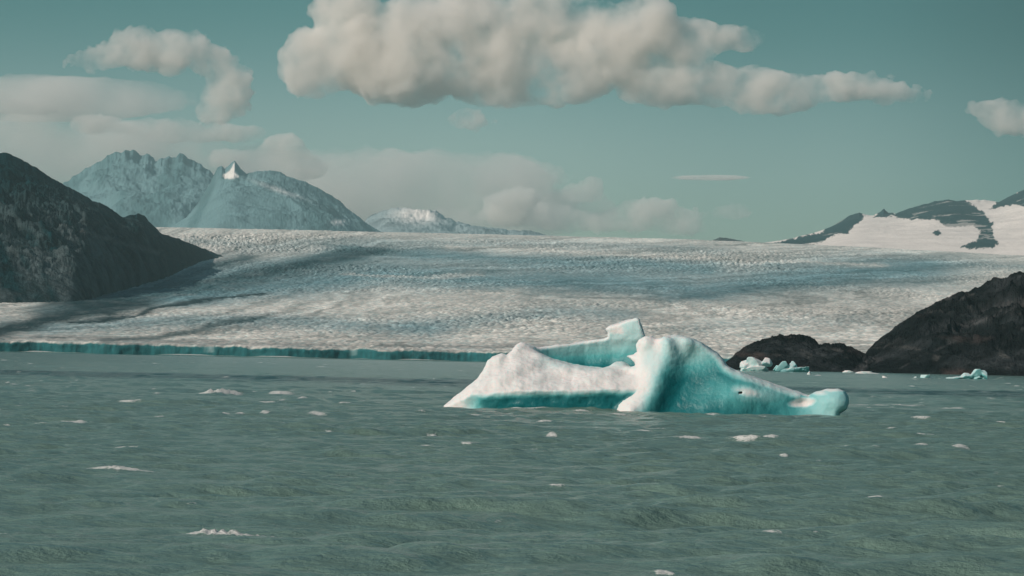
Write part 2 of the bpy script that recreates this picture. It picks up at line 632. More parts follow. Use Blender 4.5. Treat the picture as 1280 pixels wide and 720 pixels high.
def build_glacier():
    nc, nr = 1500, 900
    u = np.linspace(-0.28, 0.28, nc)
    t = np.linspace(0, 1.12, nr)
    U, T = np.meshgrid(u, t)
    cliff_off = np.tile(front_line(u) - FRONT, (nr, 1))
    Y = FRONT * np.exp(T * math.log(CREST / FRONT)) + cliff_off * np.exp(-T * 12)
    X = U * Y
    Z = glacier_base(U, Y)
    # seracs: tilted blocks between crevasses, rougher in the ice-falls
    wob = 40 * fbm2(X / 300, Y / 700, 3, 2)
    wob = wob + 10 * fbm2(X / 40, Y / 60, 3, 14)
    f1, f2, cid = worley2((X + wob) / 14, (Y + wob * 2) / 55, 3)
    g1, g2, cid2 = worley2((X - wob) / 8, (Y + wob) / 30, 8)
    fall = np.clip(fbm2(X / 420, Y / 800, 4, 12) * 1.8 + 0.3, 0, 1.3)
    rough = 0.35 + 0.95 * fall
    bx, by = unray(U, (glacier_base(U, Y) - CAM_Z) / Y)
    for cx, cy, rx, ry, k in [(310, 300, 130, 12, 1.5), (900, 325, 120, 9, 1.2), (900, 425, 160, 16, 0.9), (640, 398, 110, 11, 0.9), (330, 342, 120, 12, 0.8)]:
        rough = rough + k * np.exp(-((bx - cx) / rx) ** 2 - ((by - cy) / ry) ** 2)
    smooth_top = 1 - 0.75 * sstep(0.93, 1.0, T)
    ser = (np.clip((f2 - f1) * 2.2, 0, 1) * (0.5 + 0.7 * cid)) * 1.7 + np.clip((g2 - g1) * 2, 0, 1) * (0.4 + cid2) * 1.3
    near = 0.45 + 0.55 * sstep(0.0, 0.5, T)
    far_k = 1 + 0.9 * sstep(0.35, 0.95, T)
    Z = Z + (ser - 1.7) * rough * near * smooth_top * far_k + 2.2 * fbm2(X / 110, Y / 260, 5, 6) * near
    Z = Z - 1 + 6 * fbm2(X / 700, Y / 1600, 3, 31) * sstep(0.05, 0.5, T) * (1 - sstep(0.8, 1, T))
    # colours
    tint = glacier_tint()
    px, py = unray(U, (glacier_base(U, Y) - CAM_Z) / Y)
    ix = np.clip((px + 60).astype(int), 0, tint.shape[1] - 1)
    iy = np.clip((py - 270).astype(int), 0, tint.shape[0] - 1)
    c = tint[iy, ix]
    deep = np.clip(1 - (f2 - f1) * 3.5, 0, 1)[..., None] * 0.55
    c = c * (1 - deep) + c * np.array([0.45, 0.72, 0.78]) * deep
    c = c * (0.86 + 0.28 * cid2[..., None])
    # cliff at the water
    h0 = Z[0].copy()
    top = h0 + 1.5 * fbm2(u * 900, u * 0, 3, 50)
    Z[:3] += (4.2 * fbm2(u * 130, u * 0 + 5, 5, 52, 0.6))[None] * np.array([1, 0.8, 0.4])[:, None]
    top = Z[0].copy()
    rows = 7
    skirtZ = np.stack([-3 + (top + 3) * k / rows for k in range(rows)])
    sy = np.stack([Y[0] - 3.5 + 1.6 * fbm2(u * 300, u * 0 + k * 0.35, 4, 60) for k in range(rows)])
    skirtX = u[None] * sy
    sc = np.ones((rows, nc, 3)) * np.array([0.016, 0.125, 0.135])
    sc *= (1 + 0.5 * fbm2(u * 800, u * 0, 3, 70))[None, :, None] * (1 + 0.3 * fbm2(np.tile(u * 1200, (rows, 1)), np.arange(rows)[:, None] * 0.4 + u * 0, 3, 72))[..., None]
    white = np.clip(fbm2(u * 140, u * 0 + 4, 4, 80) * 2.2 - 0.55, 0, 1)[None, :, None] * (np.arange(rows) >= rows - 3)[:, None, None]
    sc = sc * (1 - 0.75 * white) + np.array([0.45, 0.62, 0.62]) * 0.75 * white
    V = np.concatenate([np.stack([skirtX, sy, skirtZ], -1), np.stack([X, Y, Z], -1)], 0)
    C = np.concatenate([sc, c], 0)
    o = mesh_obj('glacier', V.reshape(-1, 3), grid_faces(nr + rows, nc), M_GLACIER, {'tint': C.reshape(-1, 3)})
    return tag(o, kind='structure')


glacier = build_glacier()


# ------------------------------------------------------------------ hills and mountains
def height_hill(name, mat, sil, yfoot, yridge, yback, zfoot, nc, nr, tint_fn, amp, wl, sharp=0.85, seed=0, prof=None, jag=0.5, kind='structure', smooth_px=45, crag=1.2, facet=0.0, wander=0.0, band=0.10, jagw=0.16):
    """A relief with the silhouette `sil` (photo outline) carried by a ridge at distance yridge."""
    s = np.array(sil, float)
    us, es = ray(s[:, 0], s[:, 1])
    u = np.linspace(us[0], us[-1], nc)
    e = np.interp(u, us, es) + crag / F * fbm2(u * F / 9.0, u * 0 + seed, 4, seed + 60, 0.6)
    px = np.interp(u, us, s[:, 0])
    T = np.concatenate([np.linspace(0, 1, int(nr * 0.75)), np.linspace(1, 1.8, nr - int(nr * 0.75) + 1)[1:]])
    yf = yfoot(px) if callable(yfoot) else np.full(nc, float(yfoot))
    yr = yridge(px) if callable(yridge) else np.full(nc, float(yridge))
    zf = zfoot(u, yf) if callable(zfoot) else np.full(nc, float(zfoot))
    zr = CAM_Z + e * yr
    wdw = max(3, int(smooth_px / abs(s[-1, 0] - s[0, 0]) * nc))
    kern = np.hanning(2 * wdw + 1)
    kern /= kern.sum()
    sm = lambda a: np.convolve(np.pad(a, wdw, mode='edge'), kern, 'valid')
    zrs = sm(zr)
    yf, yr, zf = sm(yf), sm(yr), sm(zf)
    zr = CAM_Z + e * yr
    U = np.tile(u, (len(T), 1))
    TT = np.tile(T[:, None], (1, nc))
    Y = np.where(TT <= 1, yf + (yr - yf) * TT, yr + (yback - yr) * (TT - 1) / 0.8)
    X = U * Y
    up = np.clip(TT, 0, 1) ** sharp if prof is None else prof(np.clip(TT, 0, 1))
    down = np.clip((TT - 1) / 0.8, 0, 1)
    uw = U + (1 - np.clip(TT, 0, 1)) * wander * fbm2(X / (wl * 1.6), Y / (wl * 1.6), 4, seed + 40) * (us[-1] - us[0])
    zrw, zsw = np.interp(uw, u, zr), np.interp(uw, u, zrs)
    zz = zsw + (zrw - zsw) * np.exp(-((TT - 1) / band) ** 2)
    Z = zf + (zz - zf) * up * (1 - down ** 1.5)
    rel = np.maximum(zr - zf, 0)
    wpx = wl * 0.35 * fbm2(X / wl, Y / wl, 3, seed + 30)
    n = fbm2((X + wpx) / wl, (Y - wpx) / (wl * 1.5), 7, seed, 0.60, ridged=True)
    f1, f2, cid = worley2((X + wpx * 1.5) / (wl * 0.8), (Y + wpx) / (wl * 1.3), seed)
    n = n + facet * (cid - 0.5) * np.clip((f2 - f1) * 3, 0, 1) - 0.8 * np.clip(0.25 - (f2 - f1), 0, 1)
    n2 = fbm2(X / wl * 2.7, Y / wl * 1.9, 6, seed + 11, 0.62)
    env = np.sin(np.clip(TT, 0, 1.6) / 1.6 * math.pi) ** 0.6
    fade = 1 - (1 - jag) * np.exp(-((TT - 1) / jagw) ** 2)
    Z = Z + amp * np.minimum(rel, rel.max() * 0.6) * env * fade * (0.75 * n + 0.5 * n2)
    px2, py2 = unray(U, (Z - CAM_Z) / Y)
    dzx = np.gradient(Z, axis=1) / (np.gradient(X, axis=1) + 1e-6)
    dzy = np.gradient(Z, axis=0) / (np.gradient(Y, axis=0) + 1e-6)
    steep = np.hypot(dzx, dzy)
    c = tint_fn(px2, py2, X, Y, Z, steep, n, n2)
    V = np.stack([X, Y, Z], -1).reshape(-1, 3)
    o = mesh_obj(name, V, grid_faces(len(T), nc), mat, {'tint': c.reshape(-1, 3)})
    return tag(o, kind=kind)


def lerp(c, k, col2):
    k = np.clip(k, 0, 1)[..., None]
    return c * (1 - k) + np.array(col2) * k


def rock_right(px, py, X, Y, Z, steep, n, n2):
    c = np.ones(px.shape + (3,)) * np.array([0.008, 0.011, 0.012])
    c = lerp(c, sstep(-0.1, 0.45, fbm2(X / 45, Z / 30 + Y / 120, 5, 91)), (0.030, 0.035, 0.037))
    st = fbm2((Z - 0.45 * X) / 9, (X + 0.45 * Z) / 90, 5, 93, 0.6)
    c = lerp(c, sstep(0.12, 0.42, st) * 0.8, (0.085, 0.086, 0.086))
    c = lerp(c, sstep(0.15, 0.5, fbm2(X / 45 + 3, Z / 18, 4, 95)) * sstep(90, 10, Z) * 0.9, (0.052, 0.040, 0.037))
    c = lerp(c, sstep(0.30, 0.55, fbm2(X / 14, Z / 7, 4, 97)) * 0.5, (0.085, 0.085, 0.08))
    return c


def rock_left(px, py, X, Y, Z, steep, n, n2):
    c = np.ones(px.shape + (3,)) * np.array([0.003, 0.027, 0.032])
    low = sstep(215, 300, py) * sstep(270, 90, px)
    c = lerp(c, low * sstep(-0.2, 0.3, fbm2(X / 40 + Z / 50, Z / 70 - Y / 160, 5, 101, 0.6) + 0.25 * n), (0.075, 0.100, 0.102))
    c = lerp(c, sstep(0.25, 0.5, fbm2(X / 40 - Z / 30, Y / 80, 4, 105)) * 0.35, (0.07, 0.07, 0.065))
    c = lerp(c, np.exp(-((py - (292 + (px - 110) * 0.28)) / 3.0) ** 2) * (px > 100) * (px < 200) * 0.7, (0.14, 0.14, 0.13))
    return c


small_sil = [(896, 470), (905, 456), (920, 442), (935, 432), (945, 427), (957, 424), (965, 421), (980, 422), (1000, 421), (1010, 423), (1018, 428),
             (1028, 433), (1038, 431), (1050, 430), (1060, 434), (1072, 440), (1082, 445), (1095, 452), (1110, 462), (1118, 470)]
height_hill('rocky_headland', M_ROCK, small_sil, 1960, 2120, 2400, -3, 420, 150, rock_right, 0.40, 36, 0.62, 1, jag=0.5, crag=4.5, facet=1.1, smooth_px=12, band=0.2, wander=0.15)
big_sil = [(1068, 470), (1076, 455), (1084, 440), (1095, 428), (1110, 416), (1130, 406), (1145, 396), (1165, 386), (1185, 377), (1200, 374), (1220, 366), (1240, 359),
           (1255, 358), (1265, 352), (1275, 350), (1285, 354), (1310, 343), (1350, 320), (1400, 298), (1500, 270), (1600, 250)]
height_hill('rocky_hill', M_ROCK, big_sil, lambda px: 1960 - 60 * sstep(1100, 1280, px), 2280, 2800, -3, 800, 240, rock_right, 0.32, 50, 0.7, 4, jag=0.36, crag=2.6, facet=1.1)

left_sil = [(-300, 150), (-150, 170), (-60, 182), (-20, 190), (8, 191), (20, 196), (34, 204), (50, 213), (70, 226), (90, 237), (108, 246), (116, 252), (130, 256), (145, 265), (152, 272), (160, 270),
            (172, 267), (180, 270), (190, 280), (200, 291), (215, 296), (232, 302), (248, 308), (262, 314), (275, 319), (290, 325)]


def left_foot(px):
    """Where the ice meets the left hill."""
    y = interp([(-300, 383), (0, 378), (100, 377), (130, 370), (170, 357), (215, 344), (240, 332), (262, 322), (300, 325)], px)
    u, e = ray(px, y)
    ts = np.linspace(0, 1, 400)
    Yk = FRONT * np.exp(ts * math.log(CREST / FRONT))
    r = np.empty(len(px))
    for i in range(len(px)):
        ev = (glacier_base(np.full(400, u[i]), Yk) - CAM_Z) / Yk
        r[i] = np.interp(e[i], ev, Yk)
    return r


height_hill('left_rock_hill', M_ROCK, left_sil, left_foot, lambda px: left_foot(px) + interp([(-300, 1900), (100, 1500), (200, 800), (270, 300), (300, 200)], px), 9000,
            lambda u, y: glacier_base(u, y) - 6, 900, 320, rock_left, 0.22, 130, 0.80, 8, jag=0.03, jagw=0.30, crag=2.2, facet=0.8, smooth_px=25, band=0.2, wander=0.05)


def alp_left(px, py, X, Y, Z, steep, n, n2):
    c = np.ones(px.shape + (3,)) * np.array([0.135, 0.235, 0.25])  # cloud shade over these mountains is put into the darker teal base
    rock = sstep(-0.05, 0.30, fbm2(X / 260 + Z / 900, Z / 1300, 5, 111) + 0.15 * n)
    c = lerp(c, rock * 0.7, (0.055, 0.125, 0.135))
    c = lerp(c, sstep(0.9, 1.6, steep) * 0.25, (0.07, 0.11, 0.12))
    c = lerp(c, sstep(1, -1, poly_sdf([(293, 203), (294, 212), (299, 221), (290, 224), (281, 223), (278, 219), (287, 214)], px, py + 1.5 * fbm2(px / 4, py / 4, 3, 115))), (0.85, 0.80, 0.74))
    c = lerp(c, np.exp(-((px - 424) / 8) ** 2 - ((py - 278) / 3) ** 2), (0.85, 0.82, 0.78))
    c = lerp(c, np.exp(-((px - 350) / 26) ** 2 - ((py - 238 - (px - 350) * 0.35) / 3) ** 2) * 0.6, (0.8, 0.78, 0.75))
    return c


back_sil = [(-200, 250), (0, 245), (60, 238), (90, 228), (115, 215), (130, 206), (140, 201), (152, 197), (160, 192), (168, 195), (175, 201), (181, 198), (187, 196), (194, 203), (203, 198), (212, 201), (219, 206), (226, 202),
            (238, 206), (250, 210), (262, 216), (280, 224), (300, 238), (330, 256), (370, 280), (400, 300)]
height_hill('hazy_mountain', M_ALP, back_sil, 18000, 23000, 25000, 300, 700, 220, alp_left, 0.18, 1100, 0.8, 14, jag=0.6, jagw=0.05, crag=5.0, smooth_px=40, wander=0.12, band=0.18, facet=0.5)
front_sil = [(200, 300), (215, 284), (232, 274), (248, 256), (258, 240), (266, 224), (272, 212), (277, 210), (281, 214), (286, 210), (290, 206), (293, 203.5), (296, 207), (301, 214), (308, 219), (315, 217), (325, 214.5), (338, 213), (350, 216), (362, 222),
             (380, 229), (400, 239), (420, 252), (440, 268), (455, 279), (470, 288), (500, 300)]
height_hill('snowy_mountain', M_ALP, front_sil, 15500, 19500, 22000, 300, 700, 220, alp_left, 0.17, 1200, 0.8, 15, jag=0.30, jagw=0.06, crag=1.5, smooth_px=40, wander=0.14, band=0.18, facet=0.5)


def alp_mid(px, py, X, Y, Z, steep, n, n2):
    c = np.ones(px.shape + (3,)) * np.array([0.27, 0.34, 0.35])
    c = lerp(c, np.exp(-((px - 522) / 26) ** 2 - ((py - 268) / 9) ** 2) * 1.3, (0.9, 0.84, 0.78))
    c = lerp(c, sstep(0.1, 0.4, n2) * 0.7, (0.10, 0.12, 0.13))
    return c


mid_sil = [(440, 300), (460, 276), (476, 269), (490, 264), (505, 262), (520, 266), (530, 268), (545, 264), (555, 271), (570, 279), (590, 284), (615, 286), (640, 291), (680, 297), (740, 303), (800, 310)]
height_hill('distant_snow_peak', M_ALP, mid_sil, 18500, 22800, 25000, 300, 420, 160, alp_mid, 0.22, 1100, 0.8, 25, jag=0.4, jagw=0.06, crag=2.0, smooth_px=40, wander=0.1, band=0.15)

ROCK_PATCH = [
    [(960, 306), (985, 299), (1010, 294), (1030, 290), (1030, 286), (1048, 276), (1060, 268), (1078, 262), (1080, 270), (1074, 277), (1064, 284), (1060, 292), (1046, 293), (1036, 297), (1026, 303), (1008, 307)],
    [(1092, 272), (1100, 263), (1106, 258), (1112, 263), (1118, 270)],
    [(1112, 268), (1126, 261), (1150, 254), (1172, 247), (1192, 246), (1206, 251), (1218, 258), (1232, 268), (1241, 280), (1240, 294), (1248, 304), (1240, 310), (1200, 310), (1222, 299), (1226, 288), (1214, 282), (1186, 284), (1170, 274), (1140, 274), (1122, 272)],
    [(1236, 262), (1250, 250), (1262, 243), (1300, 230), (1380, 205), (1400, 260), (1300, 258), (1262, 256)],
    [(1165, 291), (1172, 287), (1178, 291), (1171, 295)],
]


def alp_right(px, py, X, Y, Z, steep, n, n2):
    c = np.ones(px.shape + (3,)) * np.array([0.80, 0.73, 0.67])
    wx = px + 4 * fbm2(px / 9, py / 6, 4, 131) + 4 * fbm2(px / 3.5, py / 3, 3, 138)
    wy = py + 2.5 * fbm2(px / 8, py / 5, 4, 135) + 2.5 * fbm2(px / 3.5, py / 3, 3, 139)
    for pl in ROCK_PATCH:
        d = poly_sdf(pl, wx, wy)
        c = lerp(c, sstep(0.8, -0.8, d) * (0.8 + 0.2 * np.sign(n2 + 0.25)), (0.018, 0.05, 0.055))
    return c


alpr_sil = [(880, 318), (940, 306), (960, 304), (980, 302), (1000, 296), (1015, 292), (1030, 289), (1045, 280), (1055, 274), (1063, 269), (1074, 266), (1082, 269), (1092, 270), (1100, 266), (1105, 262), (1110, 267),
            (1120, 268), (1130, 264), (1150, 258), (1168, 253), (1185, 250), (1196, 252), (1206, 251), (1220, 250), (1236, 251), (1248, 253), (1258, 248), (1268, 243), (1280, 238), (1320, 225), (1400, 205), (1500, 200)]
height_hill('snowfield_mountain', M_ALP, alpr_sil, 10200, 14500, 18000, 380, 900, 260, alp_right, 0.05, 900, 0.8, 35, jag=0.5)
nun_sil = [(880, 305), (892, 300), (900, 297), (910, 298), (922, 300), (935, 303), (950, 306)]
height_hill('distant_rock_peak', M_ALP, nun_sil, 12500, 13500, 14500, 480, 80, 40, lambda px, py, X, Y, Z, s, n, n2: np.ones(px.shape + (3,)) * np.array([0.05, 0.06, 0.06]), 0.1, 300, 0.8, 45, jag=0.5)


# ------------------------------------------------------------------ lake
def build_lake():
    rows = [40.0]
    while rows[-1] < 300:
        rows.append(rows[-1] * 1.0019)
    while rows[-1] < 3400:
        rows.append(rows[-1] * 1.0045)
    while rows[-1] < 24000:
        rows.append(rows[-1] * 1.08)
    y = np.concatenate([[-3000, -800, -200, -40, 0, 15, 28], rows])
    dy = np.gradient(y)
    uc = np.concatenate([-np.geomspace(4, 0.26, 14)[:-1], np.linspace(-0.25, 0.25, 640), np.geomspace(0.26, 4, 14)[1:]])
    U, Y = np.meshgrid(uc, y)
    D = np.tile(dy[:, None], (1, len(uc)))
    X = U * np.maximum(np.abs(Y), 60)
    Z = np.zeros_like(X)
    act = Y[:, 0] > 30
    Xa, Ya, Da = X[act], Y[act], D[act]
    Za = np.zeros_like(Xa)
    r = np.random.default_rng(3)
    grp = 0.75 + 0.55 * fbm2(Xa / 26, Ya / 40, 3, 200)
    wx = Xa + 0.9 * pn2(Xa / 5, Ya / 5, 210)
    wy = Ya + 0.9 * pn2(Xa / 5 + 9, Ya / 5, 220)
    for i in range(46):
        lam = 0.7 * (24 / 0.7) ** r.random()
        ang = math.radians(r.normal(-76, 24))
        k = 2 * math.pi / lam
        a = 0.0092 * lam ** 0.72 * (1.35 if 1.5 < lam < 7 else (0.6 if lam > 10 else 1.0))
        kx, ky = k * math.cos(ang), k * math.sin(ang)
        ph = (wx * kx + wy * ky + r.random() * 6.28)
        # waves the mesh is too coarse for are left to the bump
        lamy = lam / max(abs(math.sin(ang)), 0.15)
        f = np.clip(lamy / (3.0 * Da) - 0.35, 0, 1) * (np.clip(lam / (3.5 * Ya * 0.00078) - 0.35, 0, 1))
        s = np.sin(ph)
        Za += a * f * (s + 0.22 * np.cos(2 * ph))
    Za *= grp
    # the long dark wake wave crossing the lake
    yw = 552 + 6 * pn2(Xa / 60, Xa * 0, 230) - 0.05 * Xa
    amp = 0.55 * (0.75 + 0.4 * pn2(Xa / 25, Xa * 0 + 2, 233))
    Za += amp * np.exp(-((Ya - yw - 14) / 15) ** 2) - 0.35 * amp * np.exp(-((Ya - yw + 22) / 18) ** 2)
    foam = np.zeros_like(Xa)
    wake_shade = 1.0 * np.exp(-np.abs((Ya - yw) / (62 + 26 * pn2(Xa / 16, Ya / 90, 236))) ** 3) * np.clip(0.9 + 0.7 * fbm2(Xa / 9, Ya / 22, 4, 237), 0, 1)  # dark side of the wake swell, painted as a band in the water colour

    def cap(px, py, wpx, hgt=0.14, thick=1.0, strength=1.0, tilt=0.0):
        u, e = ray(px, py)
        Yc = -CAM_Z / min(e, -0.0016)
        Xc = u * Yc
        hw = wpx * 0.5 / F * Yc
        th = max(thick * Yc / 120.0, 0.35)
        i0, i1 = np.searchsorted(ya, [Yc - 5 * th - hw * abs(tilt), Yc + 5 * th + hw * abs(tilt)])
        j0, j1 = np.searchsorted(uc, [(Xc - 1.6 * hw) / Yc, (Xc + 1.6 * hw) / Yc])
        if i1 <= i0 or j1 <= j0:
            return
        xs, ys = Xa[i0:i1, j0:j1], Ya[i0:i1, j0:j1]
        bend = th * 0.7 * pn2(xs / (hw * 0.6 + 0.2) + px, xs * 0 + py, 240)
        q = (xs - Xc) / hw
        ex = np.exp(-1.6 * np.abs(q) ** 2.2) * (0.55 + 0.45 * np.clip(1 + 0.9 * pn2(xs / (hw * 0.3 + .1) + px, ys * 0, 244), 0.2, 1.4))
        qy = (ys - Yc - bend - tilt * (xs - Xc)) / th
        ey = np.exp(-qy ** 2)
        m = ex * ey
        foam[i0:i1, j0:j1] = np.maximum(foam[i0:i1, j0:j1], strength * m)
        crest = ex * np.exp(-(qy / 1.6) ** 2)
        lump = 0.7 + 0.8 * np.abs(pn2(xs / max(hw * 0.12, 0.12) + px, ys / (th * 0.7) + py, 246))
        Za[i0:i1, j0:j1] += hgt * crest * lump
    ya = Ya[:, 0]
    caps = [(275, 494, 52, .6, 1.3, 2.0), (352, 493, 34, .3, 1, 1.2), (378, 498, 14, .16, 1, 1), (274, 519, 30, .12, .8, 1), (300, 519, 14, .1, .7, .8), (92, 528, 44, .1, .7, 1), (55, 532, 40, .05, .7, .7),
            (158, 559, 40, .08, .6, .9), (148, 589, 95, .09, .5, 1.3), (285, 668, 150, .20, .8, 2.2), (262, 666, 50, .1, .6, 1.6), (20, 665, 54, .1, .7, 1.1), (592, 521, 46, .12, .8, 1), (450, 534, 22, .08, .6, .9),
            (1108, 507, 90, .16, 1.0, 1.7), (858, 551, 50, .08, .7, 1), (933, 553, 46, .13, .8, 1.15), (695, 609, 26, .06, .6, .9), (1190, 511, 36, .1, .7, .9), (1245, 612, 38, .08, .6, .9),
            (1095, 631, 46, .04, .5, .9, -0.9), (886, 520, 20, .1, .7, 1), (1010, 531, 16, .06, .6, .8), (1155, 545, 44, .06, .6, .8), (860, 609, 14, .05, .5, .8), (760, 568, 22, .06, .5, .8),
            (210, 534, 20, .06, .6, .8), (700, 530, 12, .06, .6, .8), (130, 511, 22, .07, .6, .8), (430, 505, 20, .08, .7, .9), (830, 714, 30, .05, .5, .8), (960, 676, 50, .03, .5, .6), (1215, 578, 16, .05, .5, .8), (600, 509.5, 40, .1, .5, .9), (660, 512.5, 60, .1, .4, .9), (730, 514.5, 60, .1, .4, .9), (800, 516.5, 40, .1, .5, 1), (880, 518, 50, .08, .4, .8), (990, 518, 60, .08, .4, .7)]
    for cp in caps:
        cap(*cp[:5], cp[5] * 1.45, *cp[6:])
    for _ in range(460):
        px = r.uniform(-40, 1320)
        dpt = 12 * (120 / 12) ** (r.random() ** 1.6)
        hy = 434 + 0.021 * px + dpt
        sc = 0.5 + dpt / 60
        cap(px, hy, (r.uniform(4, 16) if dpt < 60 else r.uniform(12, 30)) * min(sc, 1.2), r.uniform(0.02, 0.09), r.uniform(0.3, 0.6), r.uniform(0.75, 1.3))
    for _ in range(36):
        px = r.uniform(-40, 1320)
        hy = r.uniform(520, 715)
        cap(px, hy, r.uniform(10, 34), r.uniform(0.0, 0.03), r.uniform(0.15, 0.3), r.uniform(0.3, 0.6))
    # brash along the foot of the ice cliff
    br = np.exp(-((Ya - front_line(Xa / Ya) + 12) / 12) ** 2) * np.clip(0.4 + 1.2 * fbm2(Xa / 90, Xa * 0, 4, 250), 0, 1)
    foam = np.maximum(foam, br * 1.6)
    Za += br * 2.6
    Z[act] = Za
    SHD = np.zeros_like(X)
    SHD[act] = wake_shade
    FM = np.zeros_like(X)
    FM[act] = foam
    o = mesh_obj('lake_water', np.stack([X, Y, Z], -1).reshape(-1, 3), grid_faces(*X.shape), M_WATER, {'foam': FM.ravel(), 'wake_shade': SHD.ravel()})
    return tag(o, kind='structure')


build_lake()

# ------------------------------------------------------------------ icebergs
BERG_Y = 281.0
PXM = BERG_Y / F

POLY_A = [(550, 530), (554, 509), (560, 503), (570, 495), (585, 484), (597, 474), (604, 463), (610, 451), (616, 446), (627, 442), (633, 444), (640, 439), (645, 432), (651, 427.5), (657, 428.5), (664, 434),
          (674, 441), (690, 449), (715, 456), (745, 460), (775, 463), (800, 468), (830, 480), (830, 535), (550, 535)]
POLY_B = [(640, 475), (648, 432), (656, 431), (664, 433), (674, 434.5), (690, 432.5), (720, 428.5), (742, 425.5), (755, 424), (760, 421.5), (760, 416), (757, 411.5), (762, 408), (780, 402), (790, 399), (796, 397.5),
          (799, 399), (803, 412), (807, 421), (812, 440), (818, 525), (640, 525)]
POLY_C = [(762, 535), (767, 514), (771, 503), (779, 492), (788, 480), (794, 468), (797, 459), (793, 452), (783, 445), (792, 443.5), (797, 440), (796, 432), (799, 425), (806, 421), (814, 420.5), (820, 423.5), (826, 423.5),
          (834, 420.5), (845, 419), (856, 420.5), (866, 423), (877, 428), (888, 436), (898, 442), (903, 448), (909, 457), (919, 463), (931, 467.5), (945, 472), (960, 478), (975, 483), (990, 487.5), (1004, 492.5), (1011, 494.5),
          (1020, 489.5), (1035, 486.5), (1048, 486.5), (1056, 489), (1060.5, 496), (1061, 504), (1058, 511), (1050, 516), (1046, 535)]
LEDGE = [(550, 512), (572, 502), (590, 493), (640, 489), (700, 488), (770, 486.5), (800, 486)]
XR = [(415, 832), (425, 832), (450, 827), (480, 816), (500, 806), (515, 798), (535, 790)]


def berg_layers(x, y, w):
    # left slope: low cliff with a snowy slope running back to a ridge
    yl = interp(LEDGE, x) + 2.5 * fbm2(x / 22, y * 0 + 3, 3, 310)
    wl_ = interp([(550, 62), (575, 40), (600, 24), (650, 9), (770, 0), (830, 0)], x)
    over = y - yl
    fa = wl_ + np.where(over < 0, -over * 1.55, 3.0 * sstep(-3, 16, over)) + 3 * fbm2(x / 26, y / 20, 3, 300)
    fa = fa + 5 * np.sin(x / 21.0) * sstep(0, -14, over) + 2.5 * np.sin(x / 9.3 + y / 5) * sstep(0, -20, over)
    A = smax(poly_sdf(POLY_A, x, y), (fa - w) * 0.6, 7)
    A = smax(A, w - wl_ - 135, 20)
    # fin behind it with a block on top
    fb = interp([(640, 86), (660, 93), (690, 108), (730, 118), (765, 112), (790, 98), (800, 94), (820, 96)], x) + 9 * np.sin(np.clip((y - 424) / 40, 0, 1) * math.pi)
    fb = fb - 5 * sstep(430, 408, y)
    B = smax(poly_sdf(POLY_B, x, y), fb - w, 5)
    B = smax(B, w - fb - 52 + 10 * sstep(430, 400, y), 14)
    # right mass: flank to the left of the ridge, scooped hollow to its right, low tail
    xr = interp(XR, y)
    dx = x - xr
    lean = 0.42 * (515 - y)
    flank = smax(-dx * 1.0, np.zeros_like(dx), 14) - 26
    hollow = 17 * sstep(-4, 40, dx) * sstep(110, 34, dx) * sstep(418, 456, y)
    fc = lean + flank + hollow + 16 * sstep(880, 1000, x) * sstep(1060, 1000, x)
    fc = fc - 8 * np.exp(-((x - 936) / 34) ** 2 - ((y - 493) / 18) ** 2)
    fc = fc - 10 * np.exp(-((x - 1040) / 20) ** 2 - ((y - 500) / 16) ** 2)
    fc = fc + 9 * np.exp(-((x - 1003) / 15) ** 2 - ((y - 504) / 6) ** 2)
    fc = fc + 5.0 * np.sin(x / 4.6 + np.sin(y / 9)) * np.exp(-((y - 426) / 13) ** 2) * np.exp(-((x - 835) / 32) ** 2)
    fc = fc - 8 * np.exp(-((x - 806) / 9) ** 2 - ((y - 428) / 8) ** 2) - 12 * np.exp(-((x - 786) / 11) ** 2 - ((y - 511) / 10) ** 2)
    C = smax(poly_sdf(POLY_C, x, y), (fc - w) * 0.75, 9)
    C = smax(C, w - interp([(760, 90), (850, 100), (920, 75), (1060, 58)], x), 24)
    # window melted through the tail, and snow lumps in the trough
    hole = np.maximum(np.maximum(np.abs(x - 925.5) - 2.6, np.abs(y - 491.2 + (x - 925) * 0.12) - 1.3), w - 14)
    C = np.maximum(C, -hole)
    for cx, cy, cw, rx, ry, rw in [(775, 459, 62, 12, 7, 12), (786, 463, 50, 12, 5, 12), (796, 466, 40, 8, 8, 10), (764, 463, 60, 10, 4, 10)]:
        L = (np.sqrt(((x - cx) / rx) ** 2 + ((y - cy) / ry) ** 2 + ((w - cw) / rw) ** 2) - 1) * min(rx, ry, rw)
        A = smin(A, L, 4)
    return A, B, C


